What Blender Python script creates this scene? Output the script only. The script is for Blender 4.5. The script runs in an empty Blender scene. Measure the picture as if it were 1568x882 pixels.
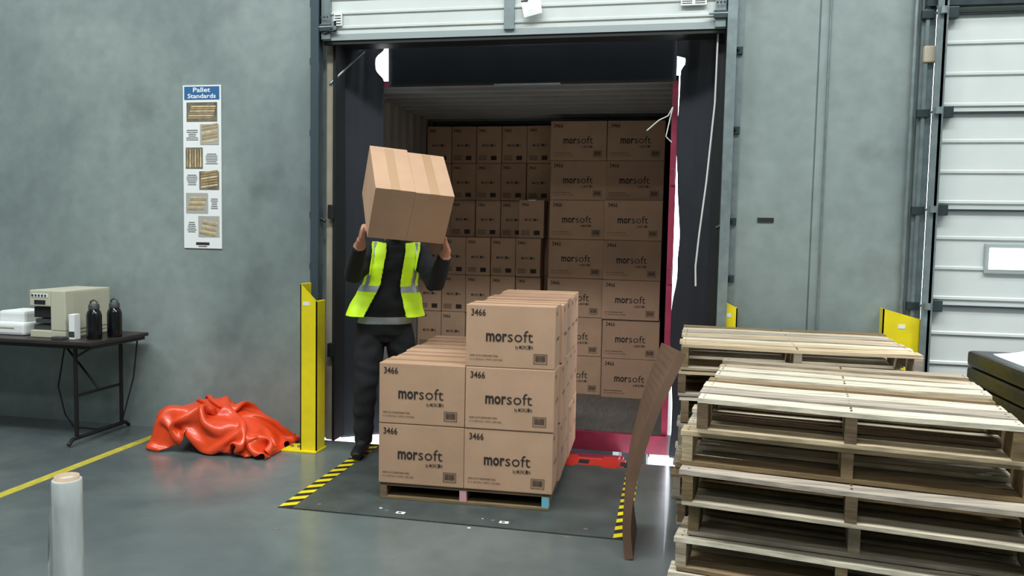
import bpy, bmesh, math, random
import numpy as np
from mathutils import Vector, Matrix, noise as mnoise
random.seed(7)
scene=bpy.context.scene
try:
    scene.view_settings.view_transform='Standard'
    scene.view_settings.look='None'
except Exception as e: print(e)

# ------------------------------------------------------------ materials
def lin(c):
    if isinstance(c,str):
        c=c.lstrip('#'); c=[int(c[i:i+2],16)/255 for i in (0,2,4)]
    return [x/12.92 if x<=.04045 else ((x+.055)/1.055)**2.4 for x in c]
def mat(name,col,rough=.6,metal=0,scale=None,amt=.15,bump=0,stretch=(1,1,1),spec=.5,detail=6,emis=None,bscale=None,coat=0):
    m=bpy.data.materials.new(name); m.use_nodes=True
    nt=m.node_tree; N=nt.nodes; L=nt.links
    b=N['Principled BSDF']; c=lin(col)
    b.inputs['Base Color'].default_value=(*c,1); b.inputs['Roughness'].default_value=rough
    b.inputs['Metallic'].default_value=metal
    b.inputs['Specular IOR Level'].default_value=spec
    b.inputs['Coat Weight'].default_value=coat
    if emis:
        b.inputs['Emission Color'].default_value=(*c,1); b.inputs['Emission Strength'].default_value=emis
    if scale:
        tc=N.new('ShaderNodeTexCoord'); mp=N.new('ShaderNodeMapping'); mp.inputs['Scale'].default_value=stretch
        nz=N.new('ShaderNodeTexNoise'); nz.inputs['Scale'].default_value=scale; nz.inputs['Detail'].default_value=detail
        cr=N.new('ShaderNodeValToRGB')
        cr.color_ramp.elements[0].position=.3; cr.color_ramp.elements[1].position=.7
        cr.color_ramp.elements[0].color=(*[x*(1-amt) for x in c],1)
        cr.color_ramp.elements[1].color=(*[min(1,x*(1+amt)) for x in c],1)
        L.new(tc.outputs['Object'],mp.inputs['Vector']); L.new(mp.outputs['Vector'],nz.inputs['Vector'])
        L.new(nz.outputs['Fac'],cr.inputs['Fac']); L.new(cr.outputs['Color'],b.inputs['Base Color'])
        if bump:
            bp=N.new('ShaderNodeBump'); bp.inputs['Strength'].default_value=bump; bp.inputs['Distance'].default_value=.01
            src=nz
            if bscale:
                src=N.new('ShaderNodeTexNoise'); src.inputs['Scale'].default_value=bscale; src.inputs['Detail'].default_value=4
                L.new(mp.outputs['Vector'],src.inputs['Vector'])
            L.new(src.outputs['Fac'],bp.inputs['Height']); L.new(bp.outputs['Normal'],b.inputs['Normal'])
    return m

def concrete(name,base,dark,light,rough,s1=.9,s2=9,stain=.5,coat=0,fine=.15):
    m=bpy.data.materials.new(name); m.use_nodes=True
    nt=m.node_tree; N=nt.nodes; L=nt.links; b=N['Principled BSDF']
    tc=N.new('ShaderNodeTexCoord')
    n1=N.new('ShaderNodeTexNoise'); n1.inputs['Scale'].default_value=s1; n1.inputs['Detail'].default_value=6; n1.inputs['Roughness'].default_value=.52
    n1.inputs['Distortion'].default_value=.6
    n2=N.new('ShaderNodeTexNoise'); n2.inputs['Scale'].default_value=s2; n2.inputs['Detail'].default_value=8
    n3=N.new('ShaderNodeTexNoise'); n3.inputs['Scale'].default_value=s1*2.3; n3.inputs['Detail'].default_value=5
    for n in (n1,n2,n3): L.new(tc.outputs['Object'],n.inputs['Vector'])
    r=N.new('ShaderNodeValToRGB'); e=r.color_ramp.elements
    e[0].position=.32; e[0].color=(*lin(dark),1); e[1].position=.7; e[1].color=(*lin(light),1)
    x=r.color_ramp.elements.new(.5); x.color=(*lin(base),1)
    L.new(n1.outputs['Fac'],r.inputs['Fac'])
    mx=N.new('ShaderNodeMix'); mx.data_type='RGBA'; mx.blend_type='OVERLAY'; mx.inputs[0].default_value=fine
    L.new(r.outputs['Color'],mx.inputs[6]); L.new(n2.outputs['Fac'],mx.inputs[7])
    r3=N.new('ShaderNodeValToRGB'); r3.color_ramp.elements[0].position=.58; r3.color_ramp.elements[0].color=(1,1,1,1)
    r3.color_ramp.elements[1].position=.75; r3.color_ramp.elements[1].color=(1-stain,)*3+(1,)
    L.new(n3.outputs['Fac'],r3.inputs['Fac'])
    m2=N.new('ShaderNodeMix'); m2.data_type='RGBA'; m2.blend_type='MULTIPLY'; m2.inputs[0].default_value=1
    L.new(mx.outputs[2],m2.inputs[6]); L.new(r3.outputs['Color'],m2.inputs[7])
    L.new(m2.outputs[2],b.inputs['Base Color'])
    mr=N.new('ShaderNodeMapRange'); mr.inputs[3].default_value=rough-.08; mr.inputs[4].default_value=rough+.12
    L.new(n1.outputs['Fac'],mr.inputs[0]); L.new(mr.outputs[0],b.inputs['Roughness'])
    bp=N.new('ShaderNodeBump'); bp.inputs['Strength'].default_value=.05; bp.inputs['Distance'].default_value=.01
    L.new(n2.outputs['Fac'],bp.inputs['Height']); L.new(bp.outputs['Normal'],b.inputs['Normal'])
    b.inputs['Coat Weight'].default_value=coat
    return m

M_wall=concrete('concrete_wall','#818c89','#737e7c','#8e9895',.5,.8,11,.3,fine=.2)
M_floor=concrete('polished_concrete_floor','#5f6664','#4c5356','#707775',.22,.7,7,.25,coat=.15)
M_ceil=mat('ceiling_white','#b9bcb8',.8)
M_card=[mat('cardboard_%d'%i,c,.75,0,6,.06,.05,bscale=60,spec=.25) for i,c in enumerate(['#ba967b','#b39075','#b79479','#ae8a72'])]
M_cardd=mat('cardboard_edge','#8a6a50',.8)
M_tape=mat('packing_tape','#b18d6c',.25)
M_ink=mat('print_ink','#2a211d',.7)
M_woods=[mat('pallet_wood_%d'%i,c,.8,0,4,.34,.35,stretch=(1,11,11),spec=.2) for i,c in enumerate(['#bfb19b','#ad9d86','#cbc0ab','#978874','#b8a486','#a4988a'])]
M_woodd=[mat('pallet_wood_dark_%d'%i,c,.8,0,5,.3,.35,stretch=(1,9,9),spec=.2) for i,c in enumerate(['#7f6b4e','#6f5c48','#8a755a'])]
M_yel=mat('yellow_paint','#e8d21c',.4,0,12,.06)
M_yelline=mat('floor_line_yellow','#b3a63a',.6,0,20,.2)
M_blk=mat('black_matte','#1a1b1c',.6)
M_blkgl=mat('black_gloss','#101114',.15)
M_red=mat('red_paint','#8e2a42',.4,0,8,.2)
M_dred=mat('dark_red_steel','#7c2036',.5,0,8,.3)
M_orred=mat('bright_red_steel','#c42c20',.4,0,8,.15)
M_steel=mat('galvanized_steel','#8f9a9b',.35,.6,14,.15)
M_dsteel=mat('dark_steel','#3a4446',.45,.5,12,.2)
M_plate=mat('leveler_plate_steel','#4d5351',.45,.2,5,.25,.25,bscale=90)
M_door=mat('door_panel_white','#ced2ce',.4,0,4,.04)
M_doorrib=mat('door_rib_gray','#9aa3a2',.4)
M_curt=mat('dock_seal_fabric','#12161f',.7,0,5,.25,.3)
M_cont=mat('trailer_wall_paint','#857c76',.5,0,4,.1)
M_contfl=mat('trailer_floor','#57524e',.6,0,6,.25,stretch=(8,1,1))
M_roof=mat('trailer_roof_paint','#898785',.5,0,4,.1)
M_white=mat('white_paper','#e6e8e6',.6)
M_beige=mat('printer_beige','#bdb9a4',.45)
M_dgrey=mat('dark_grey_plastic','#3b3d3e',.5)
M_blue=mat('poster_blue','#2a5f93',.6)
M_vinyl=mat('orange_vinyl','#dc451b',.36,0,6,.08,coat=.15)
M_table=mat('table_top_dark','#2d2724',.45,0,8,.2)
M_tleg=mat('table_leg_black','#201d1d',.4,.3)
M_jamb=mat('jamb_wood','#b9ac98',.7,0,6,.1)
M_rope=mat('white_cord','#cfcfcb',.7)
M_sheet=mat('brown_slip_sheet','#6a4f3c',.65,0,4,.2)
M_pink=mat('pink_paint','#c9969b',.7); M_lblue=mat('light_blue_paint','#6fb0c0',.7)
M_glass=mat('window_glow','#ffffff',.3,emis=2.2)

# ------------------------------------------------------------ mesh builder
class MB:
    def __init__(s,name,mats): s.name=name; s.v=[]; s.f=[]; s.m=[]; s.mats=mats; s.sm=[]
    def add(s,vs,fs,mi=0,M=None,smooth=False):
        o=len(s.v)
        for p in vs:
            p=Vector(p)
            if M is not None: p=M@p
            s.v.append(tuple(p))
        for f in fs: s.f.append(tuple(o+i for i in f)); s.m.append(mi); s.sm.append(smooth)
    def box(s,lo,hi,mi=0,M=None,bev=0):
        x0,y0,z0=lo; x1,y1,z1=hi
        if bev:
            bm=bmesh.new(); bmesh.ops.create_cube(bm,size=1)
            for v in bm.verts: v.co=Vector(((x0+x1)/2+v.co.x*(x1-x0),(y0+y1)/2+v.co.y*(y1-y0),(z0+z1)/2+v.co.z*(z1-z0)))
            bmesh.ops.bevel(bm,geom=list(bm.edges),offset=bev,segments=2,affect='EDGES',profile=.6)
            bm.verts.index_update()
            s.add([v.co.copy() for v in bm.verts],[[v.index for v in f.verts] for f in bm.faces],mi,M); bm.free(); return
        vs=[(x0,y0,z0),(x1,y0,z0),(x1,y1,z0),(x0,y1,z0),(x0,y0,z1),(x1,y0,z1),(x1,y1,z1),(x0,y1,z1)]
        s.add(vs,[(0,3,2,1),(4,5,6,7),(0,1,5,4),(1,2,6,5),(2,3,7,6),(3,0,4,7)],mi,M)
    def tube(s,pts,r,mi=0,n=10,M=None,caps=True,smooth=True):
        pts=[Vector(p) for p in pts]
        rs=r if isinstance(r,(list,tuple)) else [r]*len(pts)
        rings=[]; prev=None
        for i,p in enumerate(pts):
            d=(pts[min(i+1,len(pts)-1)]-pts[max(i-1,0)]).normalized()
            if prev is None:
                a=d.cross(Vector((0,0,1)))
                if a.length<.1: a=d.cross(Vector((0,1,0)))
            else:
                a=prev-d*prev.dot(d)
            a.normalize(); b=d.cross(a); prev=a
            rr=rs[i]; ra,rb=(rr if isinstance(rr,tuple) else (rr,rr))
            rings.append([p+a*math.cos(2*math.pi*k/n)*ra+b*math.sin(2*math.pi*k/n)*rb for k in range(n)])
        s.loft(rings,mi,M,caps,smooth)
    def loft(s,rings,mi=0,M=None,caps=True,smooth=True):
        n=len(rings[0]); vs=[p for r in rings for p in r]; fs=[]
        for i in range(len(rings)-1):
            for k in range(n):
                k2=(k+1)%n; fs.append((i*n+k,i*n+k2,(i+1)*n+k2,(i+1)*n+k))
        s.add(vs,fs,mi,M,smooth)
        if caps:
            s.add(rings[0],[tuple(range(n-1,-1,-1))],mi,M); s.add(rings[-1],[tuple(range(n))],mi,M)
    def cyl(s,c,r,h,mi=0,n=24,M=None,prof=None):
        prof=prof or [(0,1),(1,1)]
        rings=[[Vector((c[0]+r*k*math.cos(2*math.pi*i/n),c[1]+r*k*math.sin(2*math.pi*i/n),c[2]+h*t)) for i in range(n)] for t,k in prof]
        s.loft(rings,mi,M)
    def make(s,parent=None,recalc=True):
        me=bpy.data.meshes.new(s.name); me.from_pydata(s.v,[],s.f)
        for m in s.mats: me.materials.append(m)
        for i,p in enumerate(me.polygons): p.material_index=s.m[i]; p.use_smooth=s.sm[i]
        if recalc:
            bm=bmesh.new(); bm.from_mesh(me); bmesh.ops.recalc_face_normals(bm,faces=bm.faces); bm.to_mesh(me); bm.free()
        ob=bpy.data.objects.new(s.name,me); scene.collection.objects.link(ob)
        if parent: ob.parent=parent
        return ob
def empty(name,loc=(0,0,0)):
    e=bpy.data.objects.new(name,None); e.empty_display_size=.1; scene.collection.objects.link(e); return e
T=Matrix.Translation
def RZ(a): return Matrix.Rotation(math.radians(a),4,'Z')

# ------------------------------------------------------------ orange vinyl tarp: numpy position-based cloth crumpled over a low heap
def tarp():
    rng=np.random.RandomState(5)
    nx,ny=92,70; sx,sy=1.34,1.0
    X,Y=np.meshgrid(np.linspace(-.5,.5,nx+1),np.linspace(-.5,.5,ny+1))
    def nz(s,ox,oy,oz):
        return np.array([[mnoise.noise(Vector((x*s+ox,y*s+oy,oz))) for x in X[0]] for y in Y[:,0]])
    P=np.stack([X*.86+.05*nz(5,1,2,3),Y*.54+.05*nz(5,7,2,3),.36+.07*nz(5,0,0,1)+.05*nz(10,3,3,1)+.04*np.sin(22*X+14*Y+2*nz(3,4,4,4))],axis=-1)
    lx,ly=sx/nx,sy/ny; ld=math.hypot(lx,ly)
    def smooth(t): t=np.clip(t,0,1); return t*t*(3-2*t)
    def H(x,y):
        top=.21+.05*smooth((.12-x)/.35)-.09*smooth((x-.12)/.25)
        r=np.maximum(np.abs(x+.03)/.43,np.abs(y)/.25)+.04*np.sin(x*17+y*9)
        z=top*smooth((1.06-r)/.34)
        z+=.025*np.maximum(0,np.sin(8*x+15*y))*smooth((1-r)/.3)
        return z+.005
    prev=P.copy()
    def con(A,B,rest,k):
        d=B-A; l=np.sqrt((d*d).sum(-1,keepdims=True))+1e-9
        return d*(.5*k*(l-rest)/l)
    def pairs(ax,o,rest,k):
        n=P.shape[ax]; m=(n-o)//2
        sa=[slice(None)]*3; sb=[slice(None)]*3
        sa[ax]=slice(o,o+2*m,2); sb[ax]=slice(o+1,o+2*m,2)
        c=con(P[tuple(sa)],P[tuple(sb)],rest,k); P[tuple(sa)]+=c; P[tuple(sb)]-=c
    for it in range(230):
        v=(P-prev)*.96; prev=P.copy(); P+=v; P[...,2]-=9.8*.008**2*1.0
        for q in range(9):
            for o in (0,1): pairs(1,o,lx,1.); pairs(0,o,ly,1.)
            c=con(P[:-1,:-1],P[1:,1:],ld,.22); P[:-1,:-1]+=c; P[1:,1:]-=c
            c=con(P[1:,:-1],P[:-1,1:],ld,.22); P[1:,:-1]+=c; P[:-1,1:]-=c
            for st_,k in ((4,.22),):
                c=con(P[:,:-st_],P[:,st_:],lx*st_,k*.5); P[:,:-st_]+=c; P[:,st_:]-=c
                c=con(P[:-st_],P[st_:],ly*st_,k*.5); P[:-st_]+=c; P[st_:]-=c
            h=H(P[...,0],P[...,1]); m=P[...,2]<h
            P[...,2]=np.where(m,h,P[...,2])
            fr=(m*.6)[...,None]
            P[...,:2]=P[...,:2]*(1-fr)+prev[...,:2]*fr
            P[...,0]=np.clip(P[...,0],-.46,.45); P[...,1]=np.clip(P[...,1],-.29,.27)
    # light smoothing
    for q in range(1):
        P[1:-1,1:-1]=.6*P[1:-1,1:-1]+.1*(P[2:,1:-1]+P[:-2,1:-1]+P[1:-1,2:]+P[1:-1,:-2])
    print('TARP',P.reshape(-1,3).min(0),P.reshape(-1,3).max(0))
    vs=[(float(p[0])-3.06,min(float(p[1])+5.01,5.30),max(.004,float(p[2]))) for p in P.reshape(-1,3)]
    fs=[]
    for j in range(ny):
        for i in range(nx): a=j*(nx+1)+i; fs.append((a,a+1,a+nx+2,a+nx+1))
    b=MB('folded_orange_tarp',[M_vinyl]); b.add(vs,fs,0,smooth=True); o=b.make(recalc=False)
    s=o.modifiers.new('sub','SUBSURF'); s.levels=1; s.render_levels=1
    s=o.modifiers.new('so','SOLIDIFY'); s.thickness=.004; s.offset=1
tarp()

# ------------------------------------------------------------ text
_tc={}
def txt(body,bold=0.0):
    k=(body,bold)
    if k in _tc: return _tc[k]
    cu=bpy.data.curves.new('t','FONT'); cu.body=body; cu.size=1; cu.offset=bold; cu.resolution_u=2
    ob=bpy.data.objects.new('t',cu); scene.collection.objects.link(ob)
    dg=bpy.context.evaluated_depsgraph_get(); me=ob.evaluated_get(dg).to_mesh()
    vs=[v.co.copy() for v in me.vertices]; fs=[tuple(p.vertices) for p in me.polygons]
    ob.evaluated_get(dg).to_mesh_clear(); bpy.data.objects.remove(ob); bpy.data.curves.remove(cu)
    x0=min(v.x for v in vs); x1=max(v.x for v in vs)
    vs=[Vector((v.x-x0,v.y,0)) for v in vs]
    _tc[k]=(vs,fs,x1-x0); return _tc[k]
def put_text(mb,body,x,z,M,width=None,size=None,bold=0.0,mi=0,sx=1):
    vs,fs,w=txt(body,bold)
    s=size if size else width/w
    sxx=(width/w) if width else s*sx
    mb.add([(x+v.x*sxx,-.0015,z+v.y*s) for v in vs],fs,mi,M)
    return w*sxx
def rect(mb,x0,z0,x1,z1,M,mi=0,y=-.0015): mb.add([(x0,y,z0),(x1,y,z0),(x1,y,z1),(x0,y,z1)],[(0,1,2,3)],mi,M)
def label_big(mb,M,w=.505,h=.35):
    put_text(mb,"3466",.03,h-.062,M,size=.052,bold=.012,sx=.82)
    put_text(mb,"mor",.116,.148,M,width=.118,size=.092,bold=.024)
    put_text(mb,"soft",.238,.148,M,width=.142,size=.092,bold=-.004)
    put_text(mb,"by MORC\u25cfN",.282,.110,M,width=.098,size=.029,bold=.004)
    put_text(mb,"WHITE 1-PLY 8\" CENTER PAPER TOWEL",.025,.060,M,width=.16,size=.013,bold=.012)
    put_text(mb,"12 / 2-1,000' ROLLS / WHITE / CASE (3466)",.025,.040,M,width=.185,size=.011,bold=.006)
    bx,bz=.385,.030
    for a in ((bx,bz,bx+.075,bz+.003),(bx,bz+.052,bx+.075,bz+.055),(bx,bz,bx+.003,bz+.055),(bx+.072,bz,bx+.075,bz+.055)): rect(mb,*a,M)
    x=bx+.008; rr=random.Random(3)
    while x<bx+.064:
        wd=rr.choice((.0012,.002,.003)); rect(mb,x,bz+.012,x+wd,bz+.047,M); x+=wd+rr.choice((.0012,.002))
def label_small(mb,M,w=.235,h=.35):
    put_text(mb,"3466",.02,h-.058,M,size=.045,bold=.012,sx=.82)
    put_text(mb,"MORC\u25cfN",.055,.155,M,width=.125,size=.034,bold=.008)
    rect(mb,.14,.03,.195,.07,M)
    for i in range(4): rect(mb,.02,.03+i*.012,.10,.034+i*.012,M)

# ------------------------------------------------------------ room shell
WY=5.33
OX0,OX1,OZ=-2.46,.29,2.98
b=MB('wall_front',[M_wall])
b.box((-9,WY,-.0),(OX0-.11,WY+.2,7)); b.box((OX0-.11,WY+.06,0),(OX0,WY+.2,7)); b.box((OX0,WY,OZ),(OX1,WY+.2,7))
b.box((OX1,WY+.06,0),(OX1+.06,WY+.2,7)); b.box((OX1+.06,WY,0),(.855,WY+.2,7)); b.box((.865,WY,0),(1.45,WY+.2,7))
b.box((.85,WY+.012,0),(.87,WY+.19,7)); b.box((1.45,WY+.06,3.1),(4.4,WY+.2,7)); b.box((4.4,WY,0),(7,WY+.2,7)); b.make()
b=MB('wall_left',[M_wall]); b.box((-9.2,-6,0),(-9,WY+.2,7)); b.make()
b=MB('wall_right',[M_wall]); b.box((7,-6,0),(7.2,WY+.2,7)); b.make()
b=MB('wall_back',[M_wall]); b.box((-9.2,-6.2,0),(7.2,-6,7)); b.make()
b=MB('ceiling',[M_ceil]); b.box((-9.2,-6.2,7),(7.2,WY+.2,7.2)); b.make()
b=MB('floor',[M_floor,M_yelline])
b.box((-9.2,-6.2,-.2),(-2.10,WY,0)); b.box((-.17,-6.2,-.2),(7.2,WY,0)); b.box((-2.10,-6.2,-.2),(-.17,3.94,0))
b.box((-9.2,WY,-.2),(OX0-.1,WY+.2,0)); b.box((OX1+.1,WY,-.2),(7.2,WY+.2,0)); b.box((-2.04,3.95,-.6),(-.23,5.3,-.35))
b.make()
b=MB('floor_marking_line',[M_yelline]); b.box((-3.73,-2,0),(-3.66,5.2,.0015)); b.make()
b=MB('ground_exterior',[mat('exterior_concrete','#b9b8b2',.8,0,2,.1)]); b.box((-30,WY+.2,-1.3),(30,50,-1.2)); b.make()

# ------------------------------------------------------------ main overhead door
def ribbed(mb,x0,x1,z0,z1,y,mi=0,mirib=1,step=.098):
    prof=[(z0,0)]
    z=z0+.03
    while z+.03<z1:
        prof+= [(z,0),(z+.006,-.010),(z+.020,-.010),(z+.026,0)]; z+=step
    prof.append((z1,0))
    vs=[]; fs=[]
    for (zz,dy) in prof: vs+=[(x0,y+dy,zz),(x1,y+dy,zz)]
    for i in range(len(prof)-1): fs.append((2*i,2*i+1,2*i+3,2*i+2))
    mb.add(vs,fs,mi)
    mb.box((x0,y+.003,z0),(x1,y+.045,z1),mi)
door=empty('overhead_dock_door')
b=MB('door_sections',[M_door,M_doorrib,M_blk])
zb=2.89
for i in range(4):
    z0=zb+i*.6; ribbed(b,OX0+.02,OX1-.01,z0+.008,z0+.592,5.24)
b.box((OX0+.02,5.235,zb-.035),(OX1-.01,5.28,zb+.006),1)
b.box((OX0+.02,5.245,zb-.06),(OX1-.01,5.275,zb-.03),2)
b.make(door)
b=MB('door_stiles_and_hardware',[M_steel,M_dsteel,M_white,M_door])
for x in (-1.11,):
    b.box((x-.035,5.215,zb),(x+.035,5.24,zb+2.4),0)
for x0,x1 in ((OX0+.02,OX0+.085),(OX1-.075,OX1-.01)):
    b.box((x0,5.212,zb-.03),(x1,5.24,zb+2.4),0)
    for i in range(4):
        z=zb+i*.6+.02
        b.box((x0-.01,5.195,z),(x1+.01,5.213,z+.05),1,bev=.004)
        for k in range(3): b.cyl((x0+.01+.022*k,5.19,z+.09),.006,.01,1,8)
        b.tube([(x0-.04,5.2,z+.03),(x1+.02,5.2,z+.03)],.008,0)
b.box((-2.36,5.212,zb+.02),(-2.33,5.228,zb+.09),0); b.tube([(-2.42,5.205,zb+.01),(-2.32,5.205,zb+.03)],.006,1)
b.make(door)
b=MB('door_stickers',[M_white,M_ink,mat('sticker_orange','#d98a4a',.6)])
b.box((.0,5.212,zb+.11),(.16,5.228,zb+.22),0)
MM=T((0,5.2115,0))
for i in range(2):
    rect(b,.005+i*.08,zb+.19,.075+i*.08,zb+.212,MM,2)
    for k in range(5): rect(b,.008+i*.08,zb+.12+k*.013,.07+i*.08,zb+.124+k*.013,MM,1)
b.box((-2.345,5.212,zb+.06),(-2.29,5.226,zb+.15),0)
for k in range(4): rect(b,-2.34,zb+.07+k*.018,-2.295,zb+.076+k*.018,MM,1)
b.make(door)
b=MB('door_tag_paper',[M_white,M_blk])
b.add([(-1.03,5.2,zb+.17),(-.90,5.205,zb+.185),(-.885,5.19,zb+.09),(-1.0,5.18,zb+.06),(-.96,5.18,zb+.12)],[(0,1,4),(1,2,4),(2,3,4),(3,0,4)],0)
b.add([(-1.03,5.199,zb+.175),(-.98,5.199,zb+.18),(-1.0,5.19,zb+.10)],[(0,1,2)],1)
b.make(door)
for nm,x0,sgn in (('l',OX0-.02,-1),('r',OX1+.03,1)):
    b=MB('door_track' ,[M_steel,M_dsteel,mat('track_bluegray_'+nm,'#46525a',.45,.4)])
    b.box((x0-.012,5.20,.0),(x0+.012,5.30,6.5),2)
    b.box((x0-.03,5.19,.0),(x0+.03,5.205,6.5),2 if sgn<0 else 0)
    b.box((x0+sgn*.03-.02,5.29,0),(x0+sgn*.03+.045*(1 if sgn>0 else .5),5.33,6.5),0 if sgn>0 else 1)
    for z in (.55,1.25,1.62,2.2,2.7,3.1,3.6):
        b.box((min(x0,x0+sgn*.07)-.005,5.27,z),(max(x0,x0+sgn*.07)+.005,5.325,z+.05),1,bev=.004)
        b.cyl((x0+sgn*.045,5.262,z+.025),.009,.012,1,8)
    b.tube([(x0-sgn*.05,5.27,1.60),(x0-sgn*.01,5.27,1.62)],.012,1)
    b.make(door)
b=MB('door_jamb_trim',[M_jamb,M_blk,M_steel])
b.box((OX0,WY+.02,0),(OX0+.055,WY+.06,2.9),0); b.box((OX0+.055,WY+.0,0),(OX0+.075,WY+.2,2.95),1)
b.box((OX1-.05,WY+.02,0),(OX1,WY+.2,2.95),1); b.box((OX0,WY+.02,2.86),(OX1,WY+.2,2.98),1)
for z in (.62,1.62): b.box((OX0+.03,WY-.03,z),(OX0+.07,WY+.02,z+.10),1,bev=.004)
b.tube([(OX0+.03,5.34,2.58),(OX0+.22,5.5,2.84)],.009,2)
b.make(door)

# ------------------------------------------------------------ dock seal curtains
def curtain(mb,p0,p1,z0,z1,nx=26,nz=60,amp=.02,seed=0,mi=0,edge=0.02,edge_at=1,endx=None):
    p0=Vector(p0); p1=Vector(p1); d=(p1-p0); nrm=Vector((-d.y,d.x)).normalized()
    vs=[];fs=[]
    for j in range(nz+1):
        z=z0+(z1-z0)*j/nz
        k=endx(z) if endx else 1
        for i in range(nx+1):
            t=i/nx*k
            e=edge*(mnoise.noise(Vector((seed*3.1,z*1.8,0.3)))+.35*mnoise.noise(Vector((seed*3.1,z*5,2.3))))*(t if edge_at else 1-t)
            q=p0+d*(t+e/max(d.length,.01))
            o=amp*(mnoise.noise(Vector((t*3+seed,z*1.0,seed)))+.25*mnoise.noise(Vector((t*9+seed,z*3,seed))))
            vs.append((q.x+nrm.x*o,q.y+nrm.y*o,z))
    for j in range(nz):
        for i in range(nx):
            a=j*(nx+1)+i; fs.append((a,a+1,a+nx+2,a+nx+1))
    mb.add(vs,fs,mi,smooth=True)
seal=empty('dock_seal_curtain')
def notch(zc,hw,dep,up=0,zu=9):
    return lambda z: 1+(up if z>zu else 0)-dep*math.exp(-((z-zc)/hw)**4)
b=MB('curtain_left',[M_curt]); curtain(b,(-2.41,5.50),(-2.150,5.68),-.02,3.02,nz=150,seed=1,amp=.012,edge=.02,endx=notch(2.775,.085,.22)); b.make(seal)
b=MB('curtain_right',[M_curt]); curtain(b,(.30,5.52),(.020,5.62),-.02,3.02,seed=5,amp=.012,edge=.034,nz=150,endx=notch(2.735,.04,.09,.14,2.76)); b.make(seal)
b=MB('curtain_top',[M_curt,M_steel]); curtain(b,(-2.125,5.69),(-.012,5.69),2.615,3.0,nx=60,nz=14,amp=.02,seed=9,edge=0)
curtain(b,(-2.40,5.56),(.28,5.56),2.865,3.05,nx=60,nz=8,amp=.015,seed=12,edge=0)
b.box((-1.30,5.63,2.60),(-.82,5.65,2.612),1); b.tube([(-2.1,5.55,2.87),(-1.1,5.54,2.865),(0,5.55,2.87)],.005,1)
b.make(seal)
for o in seal.children:
    s=o.modifiers.new('s','SOLIDIFY'); s.thickness=.006

# ------------------------------------------------------------ trailer
TX0,TX1,TY0,TY1,TZ0,TZ1=-2.36,-.03,5.75,12.2,.10,2.64
tr=empty('freight_trailer')
b=MB('trailer_body',[M_cont,M_contfl,M_roof,M_red,M_dred,M_orred,M_white])
b.box((TX0-.06,TY0+.02,TZ0-.15),(TX1+.06,TY1,TZ0),1)
def corr(x,sg):
    vs=[];fs=[];y=TY0+.02
    prof=[]
    while y<TY1: prof+=[(y,0),(y+.07,0),(y+.1,.03),(y+.17,.03)]; y+=.2
    for y,o in prof: vs+=[(x-sg*o,y,TZ0),(x-sg*o,y,TZ1)]
    for i in range(len(prof)-1): fs.append((2*i,2*i+2,2*i+3,2*i+1))
    b.add(vs,fs,0)
corr(TX0,1); corr(TX1,-1)
b.box((TX0-.08,TY0+.02,TZ0),(TX0-.04,TY1,TZ1),0); b.box((TX1+.031,TY0+.02,TZ0),(TX1+.036,TY1,TZ1),0)
b.box((TX0-.08,TY0+.02,TZ1),(TX1+.035,TY1,TZ1+.03),2); b.box((TX0-.06,TY1,TZ0),(TX1+.035,TY1+.05,TZ1),0)
y=TY0+.15
while y<TY1-.1:
    b.box((TX0,y,TZ1-.025),(TX1,y+.06,TZ1),2); y+=.2
b.box((TX1-.008,TY0,TZ0),(TX1+.035,TY0+.06,TZ1+.03),3); b.box((TX0-.08,TY0,TZ0),(TX0-.0,TY0+.06,TZ1+.03),3)
b.box((TX0-.08,TY0,TZ1-.006),(TX1+.035,TY0+.05,TZ1+.03),4); b.box((-2.2,TY0-.004,TZ1-.012),(-1.8,TY0,TZ1+.006),3)
b.box((TX0-.08,TY0-.02,TZ0-.14),(TX1+.035,TY0+.03,TZ0-.005),4)
b.box((TX0,TY0-.03,-.42),(TX1,TY0,-.14),4)
for z in (.5,1.2,1.9): b.box((TX1+.0,TY0-.012,z),(TX1+.03,TY0,z+.12),4,bev=.003)
b.make(tr)
b=MB('trailer_undercarriage',[M_dsteel,M_blk])
b.box((-2.0,6,-.35),(-.4,12,-.06),0)
for x in (-2.2,-.35):
    for y in (8.6,9.9): b.tube([(x-.1,y,-.75),(x+.15,y,-.75)],.45,1,24)
b.make(tr)

# ------------------------------------------------------------ dock leveler
b=MB('dock_leveler',[M_plate,M_blk,M_yel,M_red,M_orred,M_white,M_steel,M_dred])
b.box((-2.02,3.96,-.03),(-.25,5.21,.0),0); b.box((-2.02,3.96,-.25),(-.25,3.99,-.03),1)
for xa,xb in ((-2.10,-2.02),(-.25,-.17)):
    b.box((xa,3.94,-.02),(xb,5.32,.0),1)
    y=3.96
    while y<5.2:
        b.add([(xa,y,.0008),(xb,y+.05,.0008),(xb,y+.105,.0008),(xa,y+.055,.0008)],[(0,1,2,3)],2); y+=.11
b.add([(-1.95,5.33,-.002),(-.32,5.33,-.002),(-.32,5.60,-.03),(-1.95,5.60,-.03),(-1.95,5.33,-.03),(-.32,5.33,-.03),(-.32,5.60,-.06),(-1.95,5.60,-.06)],[(0,1,2,3),(4,7,6,5),(0,4,5,1),(1,5,6,2),(2,6,7,3),(3,7,4,0)],7)
b.box((-2.0,5.21,-.04),(-.27,5.36,.0),4); b.tube([(-2.0,5.40,-.018),(-.27,5.40,-.018)],.018,4)
for x in (-1.9,-1.6,-1.3,-1.0,-.7,-.42): b.box((x,5.17,-.02),(x+.10,5.44,.0015),4); b.box((x+.12,5.24,-.02),(x+.19,5.33,.0012),1)
b.box((-2.0,5.62,-.32),(-.3,5.70,-.06),3)
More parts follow.
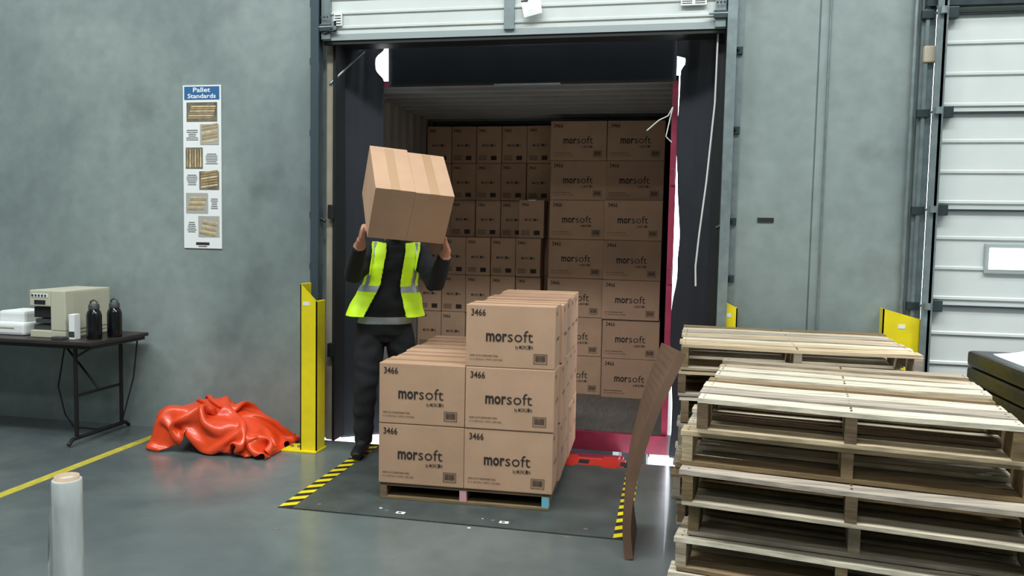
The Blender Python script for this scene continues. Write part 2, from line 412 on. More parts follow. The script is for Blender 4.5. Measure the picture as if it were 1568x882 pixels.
for x,y in ((-1.44,4.02),(-.86,4.02)):
    b.box((x,y,.0),(x+.05,y+.03,.001),5); b.box((x+.012,y+.008,.001),(x+.03,y+.022,.0015),1)
for x in (-1.9,-1.5,-.9,-.4): b.cyl((x,4.05,.0),.012,.001,6,10)
b.make()

# ------------------------------------------------------------ pallets
def pallet(mb,M,w=1.2,d=1.0,h=.13,nb=7,wood=6,dark=3,rnd=random):
    bt=.017; bw=.100
    hb=h-2*bt
    nw=wood; base=rnd.randrange(nw)
    for i in range(nb):
        y=(d-bw)*i/(nb-1)+rnd.uniform(-.018,.018)*(0<i<nb-1); ww=bw*rnd.uniform(.82,1.22)
        mi=rnd.randrange(nw) if rnd.random()<.6 else base
        if rnd.random()<.07: mi=nw+rnd.randrange(dark)
        x0=rnd.uniform(-.014,.008); x1=w+rnd.uniform(-.012,.014); y1=min(d,y+ww)
        n=8; wz=rnd.uniform(-.003,.004); rings=[]
        a_=math.radians(rnd.uniform(-.7,.7))
        for k in range(n+1):
            t=k/n; x=x0+(x1-x0)*t; zz=h-bt+wz*(abs(2*t-1)**3)+.001*math.sin(t*9+i); yo=x*math.tan(a_)
            rings.append([Vector((x,y+yo,zz)),Vector((x,y1+yo,zz)),Vector((x,y1+yo-.002,zz+bt)),Vector((x,y+yo+.002,zz+bt))])
        mb.loft(rings,mi,M,True,False)
        for xs in (.02,w/2,w-.02):
            for dy in (.3,.7):
                mb.box((xs-.0035,y+(y1-y)*dy-.0035,h-.001),(xs+.0035,y+(y1-y)*dy+.0035,h+.0012+wz),nw+1,M)
    for x in (0,w/2-.02,w-.04):
        poly=[(0,0),(.15,0),(.17,.035),(.36,.035),(.38,0),(d-.38,0),(d-.36,.035),(d-.17,.035),(d-.15,0),(d,0),(d,hb),(0,hb)]
        n=len(poly); x1=x+.04
        vs=[(x,p[0],bt+p[1]) for p in poly]+[(x1,p[0],bt+p[1]) for p in poly]
        fs=[tuple(range(n-1,-1,-1)),tuple(range(n,2*n))]+[(i,(i+1)%n,n+(i+1)%n,n+i) for i in range(n)]
        mb.add(vs,fs,(nw+rnd.randrange(dark)) if rnd.random()<.6 else rnd.randrange(nw),M)
    for i in range(5):
        y=(d-bw)*i/4
        mb.box((rnd.uniform(-.006,.006),y,0),(w,y+bw*rnd.uniform(.9,1.1),bt),rnd.randrange(nw+dark),M,bev=.002)
ST0=T((-.61,4.253,0.0))@RZ(1.7)
def pstack(name,corner,rot,n,h,shifts,w=1.2,d=1.0,seed=1,nb=8,wlow=None):
    rnd=random.Random(seed)
    b=MB(name,M_woods+M_woodd)
    for i in range(n):
        sx,sy,sr=shifts[i%len(shifts)]
        pallet(b,T((corner[0],corner[1],i*h+.001))@RZ(rot)@T((sx,sy,0))@RZ(sr),(wlow if wlow and i<n-1 else w),d,h-.004,nb=nb,rnd=rnd)
    return b
b=pstack('wooden_pallet_stack',(.11,3.02),-9,7,.1335,[(-.11,-.06,.5),(-.07,-.04,1.6),(-.06,-.02,-.9),(-.02,.01,1.2),(-.04,-.05,-.6),(-.055,.02,.9),(0,0,0)],w=1.07,d=1.08,seed=3,wlow=1.17)
b.mats=b.mats+[M_orred]
b.box((.57,-.003,.03),(.63,.0,.12),9,T((.03,2.96,0))@RZ(-9))
b.make()
b=pstack('wooden_pallet_stack',(.06,4.23),-2,7,.1395,[(0.01,0,.3),(-.02,.0,-.5),(.02,.01,.2),(0,0,-.3),(.01,0,.3),(-.01,0,0),(0,0,0)],w=1.17,d=.95,seed=8)
b.make()

# ------------------------------------------------------------ near boxes on pallet
st=empty('palletized_cardboard_boxes')
b=MB('pallet',M_woodd+[M_pink,M_lblue,M_woods[4]])
Mp=ST0@T((-1.0,0.01,0))
W_=.98
for i in range(7):
    y=i*.19; b.box((0,y,.078),(W_,y+.10,.094),random.randrange(3),Mp,bev=.002)
for x,mi in ((0,1),(W_/2-.02,3),(W_-.04,4)):
    b.box((x,0,.016),(x+.04,.04,.078),mi,Mp); b.box((x,.04,.016),(x+.04,1.24,.078),1,Mp)
for y in (0,.57,1.13): b.box((0,y,0.002),(W_,y+.1,.016),0,Mp)
b.make(st)
bx=MB('boxes',M_card+[M_cardd,M_tape]); lb=MB('box_printing',[M_ink])
w,h,dd=.505,.35,.25
for lev in range(3):
    for col in range(2):
        if lev==2 and col==0: continue
        for r in range(5):
            j=random.uniform(-.006,.006); jx=random.uniform(-.004,.004)+(.014 if col==1 and r>0 else 0)
            if r==0: j=random.uniform(-.003,.003)
            M=ST0@T(((col-2)*w+jx,r*dd+j,.095+lev*h))
            hh=h-.002-(.010 if (r%2==1) else 0)
            bx.box((.001,.001,0),(w-.002,dd-.003,hh),random.randrange(4),M,bev=.005)
            top=(lev==2 or (lev==1 and col==0))
            if top:
                bx.box((.006,dd/2-.001,hh-.001),(w-.006,dd/2+.001,hh+.0008),4,M)
                bx.box((.002,dd/2-.025,hh),(w-.002,dd/2+.025,hh+.0006),5,M)
            if r==0: label_big(lb,M)
            if col==1:
                Ms=M@T((w-.0015,0,0))@RZ(90)
                put_text(lb,"3466",.02,h-.055,Ms,size=.04,bold=.01,sx=.8)
                put_text(lb,"MORC\u25cfN",.07,.15,Ms,width=.11,size=.03,bold=.005)
bx.make(st); lb.make(st,recalc=False)

# ------------------------------------------------------------ boxes in trailer
st2=empty('cardboard_box_load')
bx=MB('boxes',M_card+[M_cardd,M_tape,M_white]); lb=MB('box_printing',[M_ink])
for lev in range(7):
    for col in range(2):
        y=7.06-(.07 if (col==1 and lev<5) else 0)+random.uniform(-.01,.01)
        x=TX1-.055-(2-col)*w+random.uniform(-.008,.004)
        M=T((x,y,TZ0+lev*h))
        bx.box((0.001,0,0),(w-.004,.25,h-.003),random.randrange(4),M,bev=.005); label_big(lb,M)
        for r in range(1,4): bx.box((0.001,0.25*r+.07,0),(w-.004,.25*(r+1)+.06,h-.003),random.randrange(4),M,bev=.005)
ws=.235
for lev in range(7):
    for c in range(5):
        if lev<4 or (lev==4 and c==4) :
            x=-1.175-(5-c)*ws+.004+(.0 if lev<4 else .02); y=7.10+random.uniform(-.015,.015)
            hh=h-.003
            M=T((x,y,TZ0+lev*h))
            bx.box((.002,0,0),(ws-.004,.22,hh),random.randrange(4),M,bev=.005); label_small(lb,M)
        x=-1.12-(5-c)*.245; y=7.34+random.uniform(-.01,.02)
        M=T((x,y,TZ0+lev*h))
        bx.box((.002,0,0),(.241,.5,h-.003),random.randrange(4),M,bev=.005)
        if lev>=4: label_small(lb,M)
        if lev in(5,): bx.box((.10,-.002,.29),(.145,0,.33),5,M)
bx.box((.09,-.002,.34),(.16,.1,.349),6,T((-1.175-ws+.02,7.10,TZ0+4*h)))
bx.make(st2); lb.make(st2,recalc=False)

# ------------------------------------------------------------ yellow bollard / guards
b=MB('door_track_guard',[M_yel,M_steel,M_white])
Mg=T((-2.43,5.06,0))
b.box((-.19,-.09,0),(.07,.09,.012),0,Mg,bev=.003)
t=.008
def slant(x0,x1,y0,y1,za,zb,mi=0):
    b.add([(x0,y0,.01),(x1,y0,.01),(x1,y1,.01),(x0,y1,.01),(x0,y0,za),(x1,y0,zb),(x1,y1,zb),(x0,y1,za)],[(0,3,2,1),(4,5,6,7),(0,1,5,4),(1,2,6,5),(2,3,7,6),(3,0,4,7)],mi,Mg)
slant(-.060,.062,-.06,-.06+t,1.17,1.05); slant(-.060,-.060+t,-.06,.09,1.17,1.165); slant(.062-t,.062,-.06,.07,1.055,1.05)
b.box((-.04,-.0615,1.02),(.01,-.06,1.045),2,Mg)
for x in (-.15,-.10): b.cyl((x,.0,.012),.012,.012,1,6,Mg)
b.make()
for (x,zt,wd) in ((.36,1.13,.12),(1.40,1.10,.22)):
    b=MB('door_track_guard',[M_yel,M_steel,M_white])
    Mg=T((x,5.26,0))
    slant(-wd/2,wd/2,-.03,-.022,zt+.02,zt-.04); slant(-wd/2,-wd/2+t,-.03,.05,zt+.02,zt+.02); slant(wd/2-t,wd/2,-.03,.05,zt-.04,zt-.04)
    b.box((-wd/2-.02,-.06,0),(wd/2+.02,.06,.012),0,Mg); b.box((-.02,-.032,zt-.1),(.02,-.03,zt-.075),2,Mg)
    b.make()

# ------------------------------------------------------------ wall poster
b=MB('pallet_standards_poster',[M_white,M_blue,M_ink,mat('photo_background','#6f6656',.6,0,14,.5),mat('photo_slats','#cdb88e',.6,0,25,.3),mat('photo_slats_dark','#a58a5f',.6,0,25,.3),mat('photo_floor','#a9a69c',.6)])  # poster pictures: slats printed in two tones
b.box((-3.59,5.322,1.385),(-3.28,5.329,2.585),0)
MM=T((-3.59,5.3215,1.385)); MM2=MM@T((0,-.0006,0))
rect(b,.012,1.095,.298,1.19,MM,1)
put_text(b,"Pallet",.085,1.150,MM2,width=.14,size=.047,bold=.02,mi=0)
put_text(b,"Standards",.04,1.106,MM2,width=.23,size=.045,bold=.02,mi=0)
pr=random.Random(2)
imgs=[(.03,.935,.28,1.075),(.14,.765,.292,.915),(.02,.59,.16,.745),(.13,.435,.292,.57),(.02,.26,.20,.41),(.12,.085,.292,.24)]
for i,(x0,z0,x1,z1) in enumerate(imgs):
    rect(b,x0,z0,x1,z1,MM,(3,6,3,3,6,6)[i])
    W2,H2=x1-x0,z1-z0
    for k in range(6):
        if i in (0,4,5):
            za=z0+H2*(.15+.12*k); zc=za+H2*.07
            xa=x0+.01+.012*k*.5
            b.add([(xa,-.0025,za),(x1-.04+.006*k,-.0025,za-.02*(i==5)),(x1-.03+.004*k,-.0025,zc-.02*(i==5)),(xa,-.0025,zc)],[(0,1,2,3)],4 if k%2 else 5,MM)
        elif i==2:
            xa=x0+W2*(.06+.155*k); b.add([(xa,-.0025,z0+.01),(xa+W2*.1,-.0025,z0+.01),(xa+W2*.08,-.0025,z1-.01),(xa+.004,-.0025,z1-.012)],[(0,1,2,3)],4 if k%2 else 5,MM)
        else:
            za=z0+.012+H2*.15*k; b.add([(x0+.015,-.0025,za-.0),(x1-.01,-.0025,za+.02),(x1-.01,-.0025,za+.033),(x0+.015,-.0025,za+.013)],[(0,1,2,3)],5 if k%3 else 4,MM)
    tx0,tx1=(x1+.015,.29) if x0<.05 else (.025,x0-.015)
    if tx1-tx0>.05 :
        for k in range(6): 
            ww=(tx1-tx0)*pr.uniform(.6,1); c_=(tx0+tx1)/2; rect(b,c_-ww/2,z0+.035+k*.014,c_+ww/2,z0+.039+k*.014,MM,2)
rect(b,.10,.025,.21,.045,MM,2); rect(b,.12,.012,.19,.017,MM,2)
b.make()
b=MB('wall_label',[M_blk]); b.box((.53,5.322,1.645),(.63,5.33,1.672)); b.make()

# ------------------------------------------------------------ right overhead door
d2=empty('overhead_dock_door')
b=MB('door_sections',[M_door,M_doorrib,M_blk,M_glass])
for i in range(6):
    z0=-.03+i*.588; ribbed(b,1.55,4.36,max(z0,0)+.006,z0+.582,5.30,step=.185)
b.box((1.55,5.31,0),(4.36,5.33,3.5),1)
b.box((1.86,5.280,1.35),(2.50,5.30,1.535),1,bev=.008); b.box((1.885,5.274,1.378),(2.475,5.284,1.508),3,bev=.003)
b.make(d2)
b=MB('door_track',[M_steel,M_dsteel,M_jamb])
b.box((1.50,5.20,0),(1.56,5.215,6.5),0); b.box((1.535,5.20,0),(1.55,5.30,6.5),0); b.box((1.44,5.29,0),(1.52,5.335,6.5),0); b.box((1.455,5.26,0),(1.475,5.3,6.5),0)
for i in range(7):
    z=-.03+i*.588
    if z>.1:
        b.box((1.555,5.24,z-.035),(1.63,5.285,z+.035),1,bev=.005); b.tube([(1.50,5.25,z),(1.62,5.25,z)],.009,0); b.cyl((1.53,5.19,z-.02),.022,.04,0,12)
        b.box((1.43,5.25,z-.03),(1.5,5.29,z+.02),1,bev=.004)
        b.box((1.56,5.28,z-.006),(4.36,5.298,z+.006),1)
b.box((1.45,5.25,2.62),(1.53,5.29,2.72),2,bev=.01)
b.tube([(1.41,5.30,1.0),(1.41,5.30,2.9),(1.43,5.3,6)],.014,0)
b.tube([(.92,5.322,0),(.92,5.322,6)],.006,0)
b.make(d2)
b=MB('door_header_trim',[M_dsteel]); b.box((1.45,5.24,2.95),(4.45,5.33,3.05)); b.make(d2)

# ------------------------------------------------------------ table and items
tb=empty('folding_table')
b=MB('table_top',[M_table,M_tleg]); b.box((-5.69,4.66,.715),(-3.86,5.27,.742),0,bev=.006); b.box((-5.67,4.68,.69),(-3.88,5.25,.716),1); b.make(tb)
b=MB('table_legs',[M_tleg])
for x in (-4.05,-5.5):
    b.tube([(x,4.74,.70),(x,4.74,.05)],.014); b.tube([(x,5.2,.70),(x,5.2,.05)],.014)
    b.tube([(x,4.66,.018),(x,4.70,.05),(x,5.24,.05),(x,5.28,.018)],.014); b.tube([(x,4.74,.35),(x,5.2,.35)],.010)
    sg=1 if x<-5 else -1
    b.tube([(x,4.97,.35),(x+sg*.32,4.97,.70)],.009); b.tube([(x,4.74,.62),(x+.14*-sg,4.74,.70)],.008)
b.make(tb)
b=MB('power_cable',[M_blk]); b.tube([(-4.55,5.24,.70),(-4.6,5.2,.3),(-4.5,5.15,.10),(-4.38,5.1,.02),(-4.2,5.12,.012),(-4.05,5.2,.05),(-3.98,5.25,.4),(-3.95,5.26,.7)],.006); b.make(tb)
b=MB('label_printer',[M_beige,M_dgrey,M_blk,M_white])
Mq=T((-4.44,4.77,.743))
b.box((0,0,0),(.29,.45,.05),0,Mq,bev=.006)
b.box((.17,0,.05),(.29,.45,.335),0,Mq,bev=.008)
b.box((0,.10,.05),(.17,.45,.335),0,Mq,bev=.008)
b.box((.0,.0,.22),(.17,.12,.335),0,Mq,bev=.008)
b.box((.005,.03,.05),(.165,.10,.09),1,Mq,bev=.004); b.box((.03,.02,.10),(.16,.098,.13),1,Mq); b.box((.02,.02,.14),(.165,.098,.215),2,Mq); b.box((.04,-.002,.235),(.13,.0,.265),2,Mq)
b.box((.02,-.002,.285),(.15,.0,.31),3,Mq)
for k in range(5): b.box((.02+k*.026,-.004,.29),(.035+k*.026,-.002,.305),1,Mq)
b.box((.291,.06,.06),(.294,.43,.32),0,Mq,bev=.001); b.box((.294,.20,.16),(.296,.34,.27),0,Mq)
b.box((.2905,.08,.03),(.292,.40,.033),1,Mq)
b.make()
b=MB('desk_telephone',[M_white,M_beige]); Mq=T((-4.80,4.80,.743))
b.box((0,0,0),(.28,.30,.09),0,Mq,bev=.02); b.box((.03,.04,.085),(.25,.27,.17),0,Mq,bev=.02); b.box((.06,-.003,.05),(.20,.0,.06),1,Mq); b.make()
for (x,y) in ((-3.97,4.83),(-3.925,4.98)):
    b=MB('water_bottle',[M_blkgl,M_dgrey])
    b.cyl((x,y,.743),.050,.21,0,28,prof=[(0,.92),(.03,1),(.80,1),(.92,.85),(1,.62)])
    b.cyl((x,y,.953),.036,.035,1,24,prof=[(0,1),(.8,1),(1,.85)]); b.tube([(x-.028,y,.975),(x-.026,y,1.005),(x,y,1.018),(x+.026,y,1.005),(x+.028,y,.975)],.006,1)
    b.make()
b=MB('paper_roll_box',[M_white,M_dgrey]); b.box((-4.10,4.74,.743),(-4.055,4.80,.92),0,bev=.004); b.box((-4.10,4.739,.76),(-4.055,4.7405,.80),1); b.box((-4.20,4.69,.743),(-4.11,4.74,.765),1,bev=.004); b.make()

# ------------------------------------------------------------ stretch wrap roll
M_wrap=mat('stretch_wrap_film','#bfc3c0',.22,0,30,.08,.4,stretch=(1,1,.2),coat=.5)
M_core=mat('cardboard_core','#b39c84',.8)
b=MB('stretch_wrap_roll',[M_wrap,M_cardd,M_core])
c=(-2.27,2.6,0)
b.cyl((c[0],c[1],.012),.054,.545,0,40,prof=[(0,.97),(.01,1),(.2,.985),(.5,1),(.8,.985),(.99,1),(1,.96)])
rings=[[Vector((c[0]+r*math.cos(2*math.pi*i/28),c[1]+r*math.sin(2*math.pi*i/28),z)) for i in range(28)] for r,z in ((.044,0),(.044,.572),(.038,.572),(.038,.02))]
b.loft(rings,2,caps=False)
b.add([(c[0]-.052,c[1]-.01,.06),(c[0]-.068,c[1]-.03,.13),(c[0]-.075,c[1]-.02,.22),(c[0]-.064,c[1]-.03,.30),(c[0]-.066,c[1]-.02,.40),(c[0]-.052,c[1]-.01,.5)],[(0,1,2,3,4,5)],0)
b.make()

# ------------------------------------------------------------ curved brown sheet leaning on pallets
b=MB('bent_slip_sheet',[M_sheet])
ctrl=[(-.175,0),(-.19,.12),(-.188,.25),(-.165,.40),(-.125,.56),(-.065,.74),(-.01,.87),(.045,1.0)]
n=28; prof=[]
for i in range(n+1):
    t_=i/n*(len(ctrl)-1); k=min(int(t_),len(ctrl)-2); f=t_-k
    p0=ctrl[max(k-1,0)];p1=ctrl[k];p2=ctrl[k+1];p3=ctrl[min(k+2,len(ctrl)-1)]
    prof.append(tuple(.5*((2*p1[a])+(-p0[a]+p2[a])*f+(2*p0[a]-5*p1[a]+4*p2[a]-p3[a])*f*f+(-p0[a]+3*p1[a]-3*p2[a]+p3[a])*f**3) for a in (0,1)))
th=.04
vs=[];fs=[]
for i,(x,z) in enumerate(prof):
    x2,z2=prof[min(i+1,n)]; x0,z0=prof[max(i-1,0)]; d=Vector((x2-x0,z2-z0)).normalized(); nx,nz=d.y*th,-d.x*th
    z=max(z,0.001)
    ya=3.70; yb=4.10+.03*math.sin(i*.4)
    sk=.10*(z); bk=-.085*z**1.3
    vs+=[(x,ya+sk,z),(x+nx,ya+sk,max(z+nz,.001)),(x+bk,yb,z),(x+nx+bk,yb,max(z+nz,.001))]
for i in range(n):
    a=4*i; c_=a+4
    fs+=[(a,a+1,c_+1,c_),(a+2,c_+2,c_+3,a+3),(a,c_,c_+2,a+2),(a+1,a+3,c_+3,c_+1)]
fs+=[(0,2,3,1),(4*n,4*n+1,4*n+3,4*n+2)]
b.add(vs,fs,0,smooth=False)
b.make()

# ------------------------------------------------------------ black wrapped load at right
M_bw=mat('black_stretch_wrap','#15161b',.38,0,7,.3,.5,stretch=(1,1,5),coat=.1)
b=MB('black_wrapped_pallet_load',[M_bw,M_woodd[0],mat('film_glare_white','#e0e6ee',.3,0,9,.15,.6,coat=.6)])  # film over the load is coloured near-white to paint in its glare
for x in (1.72,2.15,2.5): b.box((x,3.95,0),(x+.1,4.85,.12),1)
z=.12
rb=random.Random(4)
while z<.84:
    o=rb.uniform(-.012,.012); b.box((1.66+o,3.93+o,z),(2.65+o,4.9+o,z+.086),0,bev=.02); z+=.09
vs=[];fs=[];nn=30
for j in range(nn+1):
    for i in range(nn+1):
        u=i/nn;v=j/nn
        vs.append((1.73+u*.87,3.98+v*.84,.915+.10*math.sin(math.pi*u)**.5*math.sin(math.pi*v)**.5+.04*mnoise.noise(Vector((u*5,v*5,1)))*math.sin(math.pi*u)))
for j in range(nn):
    for i in range(nn): a=j*(nn+1)+i; fs.append((a,a+1,a+nn+2,a+nn+1))
b.add(vs,fs,2,smooth=True); b.make()

# ------------------------------------------------------------ cords
b=MB('hanging_pull_cord',[M_rope])
b.tube([(.24,5.30,2.86),(.235,5.28,2.4),(.20,5.29,1.9),(.165,5.28,1.55),(.15,5.29,1.35),(.155,5.29,1.22)],.006)
b.make()
b=MB('loose_tie_string',[M_rope])
b.tube([(-.03,5.56,2.42),(-.06,5.55,2.36),(-.12,5.54,2.33),(-.20,5.54,2.26)],.004); b.tube([(-.03,5.56,2.42),(-.05,5.55,2.32),(-.07,5.54,2.22),(-.03,5.54,2.18)],.004); b.make()
b=MB('floor_debris_scraps',[M_cardd,M_white])
rd=random.Random(5)
for i in range(10):
    x,y=rd.uniform(-2.0,-.4),rd.uniform(3.2,4.15); s=rd.uniform(.004,.012); b.box((x,y,.000),(x+s*1.6,y+s,.002) ,i%3==0)
b.make()

# ------------------------------------------------------------ worker
PX,PY=-1.85,5.13
Fv=Vector((.34,-.94,0)).normalized(); Lv=Vector((-Fv.y,Fv.x,0))
def lean(z):
    return -.07*(min(1,max(0,(1.40-z)/.42)) if z>.9 else max(0,z/.9))
def Bp(lx,ly,z): return Vector((PX,PY,0))+Lv*(lx+lean(z))+Fv*ly+Vector((0,0,z))
C=Vector((-1.630,4.70,1.768))
Wd=Vector((.929,.364,-.071)).normalized(); Dd=Vector((.292,-.838,-.46)); Dd=(Dd-Wd*Dd.dot(Wd)).normalized(); Ud=Wd.cross(-Dd).normalized()
R7=Matrix.Rotation(math.radians(8),3,'Z'); Wd=R7@Wd; Dd=R7@Dd; Ud=R7@Ud
a5=math.radians(7); Ud,Dd=Ud*math.cos(a5)+Dd*math.sin(a5),Dd*math.cos(a5)-Ud*math.sin(a5)
body=MB('body',[])
def ring(lx,ly,z,a,c,n=28,p=2.3):
    out=[]
    for k in range(n):
        t=2*math.pi*k/n; ct,s_=math.cos(t),math.sin(t)
        out.append(Bp(lx+a*math.copysign(abs(ct)**(2/p),ct),ly+c*math.copysign(abs(s_)**(2/p),s_),z))
    return out
body.loft([ring(*r) for r in [(0,0,.79,.10,.09),(0,0,.84,.17,.12),(0,0,.92,.185,.13),(0,0,1.0,.178,.128),(0,0,1.10,.170,.12),(0,0,1.20,.175,.125),(0,.005,1.29,.185,.13),(0,0,1.37,.188,.118),(0,-.005,1.42,.165,.10),(0,-.005,1.455,.11,.08),(0,0,1.48,.07,.065),(0,.005,1.51,.058,.058),(0,.01,1.57,.055,.056)]])
hd=[(1.485,.03,.035,.045),(1.50,.045,.055,.03),(1.53,.058,.075,.022),(1.57,.067,.088,.015),(1.61,.073,.094,.01),(1.65,.076,.097,.005),(1.69,.074,.093,0),(1.72,.064,.080,-.002),(1.74,.045,.057,-.003),(1.752,.02,.025,-.004)]
body.loft([ring(0,yo+.005,z,a,c,24,2.1) for z,a,c,yo in hd])
body.tube([Bp(0,.10,1.635),Bp(0,.112,1.60),Bp(0,.118,1.588)],[.009,.012,.011])
body.tube([Bp(-.02,.098,1.555),Bp(0,.104,1.556),Bp(.02,.098,1.555)],[.006,.008,.006])
for s_ in (-1,1):
    body.tube([Bp(s_*.077,.0,1.64),Bp(s_*.083,-.006,1.62),Bp(s_*.078,.0,1.59)],[(.012,.014),(.012,.018),(.008,.01)])
def limb(pts,rs,n=18): body.tube(pts,rs,0,n)
limb([Bp(-.085,0,.90),Bp(-.12,.01,.72),Bp(-.155,.03,.50),Bp(-.185,.0,.30),Bp(-.205,-.02,.08)],[.102,.100,.078,.074,.060])
limb([Bp(.085,0,.90),Bp(.10,.0,.72),Bp(.115,.02,.50),Bp(.115,-.02,.30),Bp(.115,-.05,.08)],[.102,.100,.078,.074,.060])
for lx,ly in ((-.205,-.02),(.115,-.05)):
    fx=-.02 if lx<0 else .01
    body.tube([Bp(lx,ly-.06,.045),Bp(lx,ly-.02,.055),Bp(lx+fx,ly+.07,.05),Bp(lx+fx*2,ly+.15,.038),Bp(lx+fx*2.2,ly+.195,.03)],[(.034,.04),(.042,.052),(.045,.046),(.046,.034),(.03,.024)])
shR,shL=Bp(-.165,-.005,1.395),Bp(.165,-.005,1.395)
E_R=C-Wd*.235+Dd*.13-Ud*.175; E_L=C+Wd*.235+Dd*.16-Ud*.175
K_R=E_R-Wd*.014-Ud*.012; K_L=E_L+Wd*.014-Ud*.012
wrR=K_R+Vector((-.03,.045,-.072)); wrL=K_L+Vector((.012,.05,-.074))
elR=Vector((-2.06,4.88,1.24)); elL=Vector((-1.53,5.0,1.19))
for sh,el,wr in ((shR,elR,wrR),(shL,elL,wrL)):
    limb([sh+(Bp(0,0,1.35)-sh)*.35,sh,sh.lerp(el,.5),el],[.074,.074,.067,.060])
    limb([el,el.lerp(wr,.3),el.lerp(wr,.80),el.lerp(wr,.84),wr],[.060,.058,.045,.033,.027])
def hand(wr,K,inn,thumb_side):
    pd=(K-wr).normalized(); ac=thumb_side
    nrm=pd.cross(ac).normalized()
    def el_ring(c,a,cc,n=16): return [c+ac*math.cos(2*math.pi*k/n)*a+nrm*math.sin(2*math.pi*k/n)*cc for k in range(n)]
    body.loft([el_ring(wr-pd*.015,.025,.02),el_ring(wr+pd*.02,.03,.02),el_ring(wr.lerp(K,.6),.041,.018),el_ring(K,.041,.013)])
    for i,(o,l) in enumerate(((.031,.92),(.0105,1.0),(-.010,.95),(-.030,.78))):
        k=K+ac*o
        body.tube([k-pd*.015,k+inn*.006,k+inn*(.04*l)-Ud*.001,k+inn*(.066*l)-Ud*.0,k+inn*(.088*l)+Ud*.001],[.0095,.0098,.009,.0083,.0065],0,10)
    tb_=wr+pd*.025+ac*.028
    side=K+ac*.052-inn*.004
    body.tube([tb_,tb_.lerp(side,.6)+ac*.006,side+Ud*.01,side+Ud*.038-ac*.004],[.013,.012,.0105,.008],0,10)
hand(wrR,K_R,Wd,Dd); hand(wrL,K_L,-Wd,Dd)
bo=body.make()
rm=bo.modifiers.new('r','REMESH'); rm.mode='VOXEL'; rm.voxel_size=.006; rm.use_smooth_shade=True
sm=bo.modifiers.new('s','SMOOTH'); sm.factor=.5; sm.iterations=3
dg=bpy.context.evaluated_depsgraph_get(); ev=bo.evaluated_get(dg); me=bpy.data.meshes.new_from_object(ev)
bpy.data.objects.remove(bo)
M_skin=mat('skin','#b98268',.5,0,30,.05); M_hair=mat('hair_dark','#1d1613',.7)
M_hood=mat('black_hoodie','#15171a',.85,0,20,.2); M_pants=mat('black_pants','#121316',.85,0,20,.2); M_hem=mat('grey_undershirt','#9a9da0',.8)
M_shoe=mat('black_shoes','#0e0e10',.5)
worker=empty('warehouse_worker')
me.materials.clear()
for m in (M_hood,M_pants,M_skin,M_hair,M_hem,M_shoe): me.materials.append(m)
def loc(p):
    d=p-Vector((PX,PY,0)); return d.dot(Lv)-lean(p.z),d.dot(Fv),p.z
nrms=[v.normal.copy() for v in me.vertices]
for v,nn_ in zip(me.vertices,nrms):
    lx,ly,z=loc(v.co)
    if .12<z<1.44 and abs(ly)<.2 and abs(lx)<.4:
        f=mnoise.noise(Vector((lx*9,ly*9,z*14)))*.010+.006*math.sin(z*60+lx*30)*max(0,mnoise.noise(Vector((lx*4,ly*4,z*4))))
        v.co=v.co+nn_*f
me.update()
vest_faces=[]
for p in me.polygons:
    c=p.center; lx,ly,z=loc(c); mi=0
    if z<.085: mi=5
    elif z<.915: mi=1
    elif z<.965 and abs(lx)<.25 and abs(ly)<.2: mi=4
    else: mi=0
    if ly>.25 or (lx**2+ly**2)>.09 and z>1.2:
        for el,wr,K in ((elR,wrR,K_R),(elL,wrL,K_L)):
            fd=(wr-el)
            tt=(c-el).dot(fd)/fd.length_squared
            if (c-wr).length<.24 and tt>.82: mi=2
    if z>1.495 and abs(lx)<.13 and abs(ly)<.16:
        mi=2
        if z>1.685 or (ly<.0 and z>1.56 and abs(lx)<.083) or (z>1.66 and ly<.06): mi=3
    p.material_index=mi; p.use_smooth=True
    gap=.058+.09*max(0,1.15-z)
    ok = .965<z<1.452 and abs(ly)<.165
    if z>1.17: ok=ok and abs(lx)<.165
    else: ok=ok and abs(lx)<.24
    if ly>0 and abs(lx)<gap: ok=False
    if z>1.40 and math.hypot(lx,ly)<.075: ok=False
    if ok: vest_faces.append(p.index)
ob=bpy.data.objects.new('body',me); scene.collection.objects.link(ob); ob.parent=worker
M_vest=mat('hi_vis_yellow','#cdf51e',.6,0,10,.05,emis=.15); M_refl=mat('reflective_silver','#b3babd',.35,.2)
idx={}; vs=[]; fs=[]; mm=[]
for fi in vest_faces:
    p=me.polygons[fi]; f=[]
    for vi in p.vertices:
        if vi not in idx:
            v=me.vertices[vi]; lx,ly,z=loc(v.co)
            fold=.012*math.sin(lx*55+z*9)*min(1,max(0,(1.25-z)*4))
            q=v.co+nrms[vi]*(.015+fold)+(Lv*lx+Fv*ly).normalized()*(.24*max(0,1.17-z))
            if ly>0 and z<1.2: q+=Lv*(math.copysign(.03*(1.2-z)/.2,lx))
            idx[vi]=len(vs); vs.append(q)
        f.append(idx[vi])
    fs.append(f); lx,ly,z=loc(p.center)
    band=(1.13<z<1.175) or (z>1.175 and .128<abs(lx)<.150 and z<1.47)
    mm.append(1 if band else 0)
vb=MB('safety_vest',[M_vest,M_refl]); vb.v=[tuple(v) for v in vs]; vb.f=[tuple(f) for f in fs]; vb.m=mm; vb.sm=[True]*len(fs)
vo=vb.make(worker,recalc=False)
s=vo.modifiers.new('sm','SMOOTH'); s.iterations=10; s.factor=.5
s=vo.modifiers.new('so','SOLIDIFY'); s.thickness=.005; s.offset=0
eb=MB('eyes',[M_white,M_blk,M_hair])
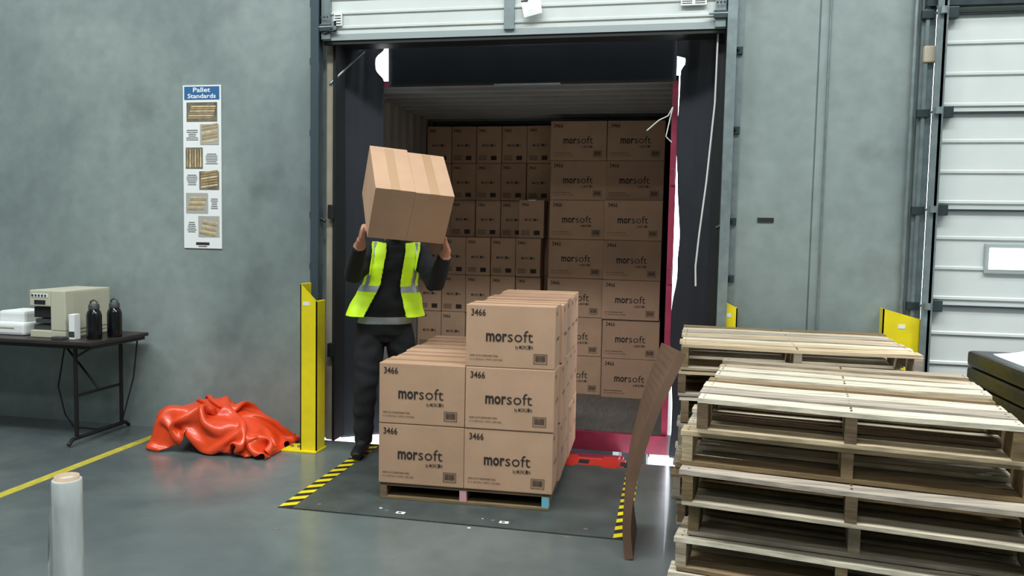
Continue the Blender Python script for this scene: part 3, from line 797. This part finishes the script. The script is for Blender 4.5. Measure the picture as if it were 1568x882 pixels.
for s_ in (-1,1):
    for r,o,mi in ((.012,.092,0),(.006,.1005,1)):
        bm=bmesh.new(); bmesh.ops.create_uvsphere(bm,u_segments=12,v_segments=8,radius=r)
        bm.verts.index_update(); eb.add([v.co+Bp(s_*.031,o,1.628) for v in bm.verts],[[v.index for v in f.verts] for f in bm.faces],mi,smooth=True); bm.free()
    eb.tube([Bp(s_*.018,.104,1.65),Bp(s_*.045,.093,1.652)],.004,2,6)
eb.make(worker)

cb=empty('carried_cardboard_boxes')
MC=Matrix(((Wd.x,-Dd.x,Ud.x,C.x),(Wd.y,-Dd.y,Ud.y,C.y),(Wd.z,-Dd.z,Ud.z,C.z),(0,0,0,1)))
b=MB('boxes',[M_card[0]]+[M_cardd,M_tape])
for k in range(2):
    x0=-.235+k*.235
    b.box((x0,-.25,-.175),(x0+.2348,.25-.02*k,.175-.004*k),0,MC,bev=.0022)
    b.box((x0+.09,-.2505,.14),(x0+.145,-.2499,.174-.004*k),2,MC); b.box((x0+.09,-.25,.1751-.004*k),(x0+.145,.228,.1756-.004*k),2,MC)
b.make(cb)

# ------------------------------------------------------------ lights, world, camera
def area(name,loc_,size,power,rot=(0,0,0),col=(1,1,1)):
    l=bpy.data.lights.new(name,'AREA'); l.shape='RECTANGLE'; l.size=size[0]; l.size_y=size[1]; l.energy=power; l.color=col
    o=bpy.data.objects.new(name,l); o.location=loc_; o.rotation_euler=rot; scene.collection.objects.link(o)
for i,(x,y,p) in enumerate([(-6.5,2.6,215),(-3.4,1.6,225),(-.6,1.3,225),(2.4,1.4,235),(4.6,3.0,210),(-1,-3,160)]):
    area('ceiling_light_%d'%(i+1),(x,y,6.7),(2.4,.8),p,col=(.92,.985,1))
sp=bpy.data.lights.new('added_glare_spot','SPOT'); sp.energy=320; sp.spot_size=math.radians(50); sp.spot_blend=.7; sp.shadow_soft_size=.08  # spot added to brighten the wrapped load and right door, no real fixture
so=bpy.data.objects.new('added_glare_spot',sp); so.location=(2.7,4.2,3.4); scene.collection.objects.link(so)
so.rotation_euler=(Vector((2.0,4.3,.9))-Vector((2.7,4.2,3.4))).to_track_quat('-Z','Y').to_euler()
w_=bpy.data.worlds.new('World'); scene.world=w_; w_.use_nodes=True
bg=w_.node_tree.nodes['Background']; bg.inputs[0].default_value=(.86,.93,1,1); bg.inputs[1].default_value=9

cam=bpy.data.cameras.new('camera'); co=bpy.data.objects.new('camera',cam); scene.collection.objects.link(co)
cam.sensor_width=36; cam.lens=1209.15/1568*36; cam.clip_start=.05
co.matrix_world=T((0,0,1.539))@Matrix.Rotation(math.radians(11.43),4,'Z')@Matrix.Rotation(math.radians(90-3.94),4,'X')@Matrix.Rotation(math.radians(1.11),4,'Z')
scene.camera=co
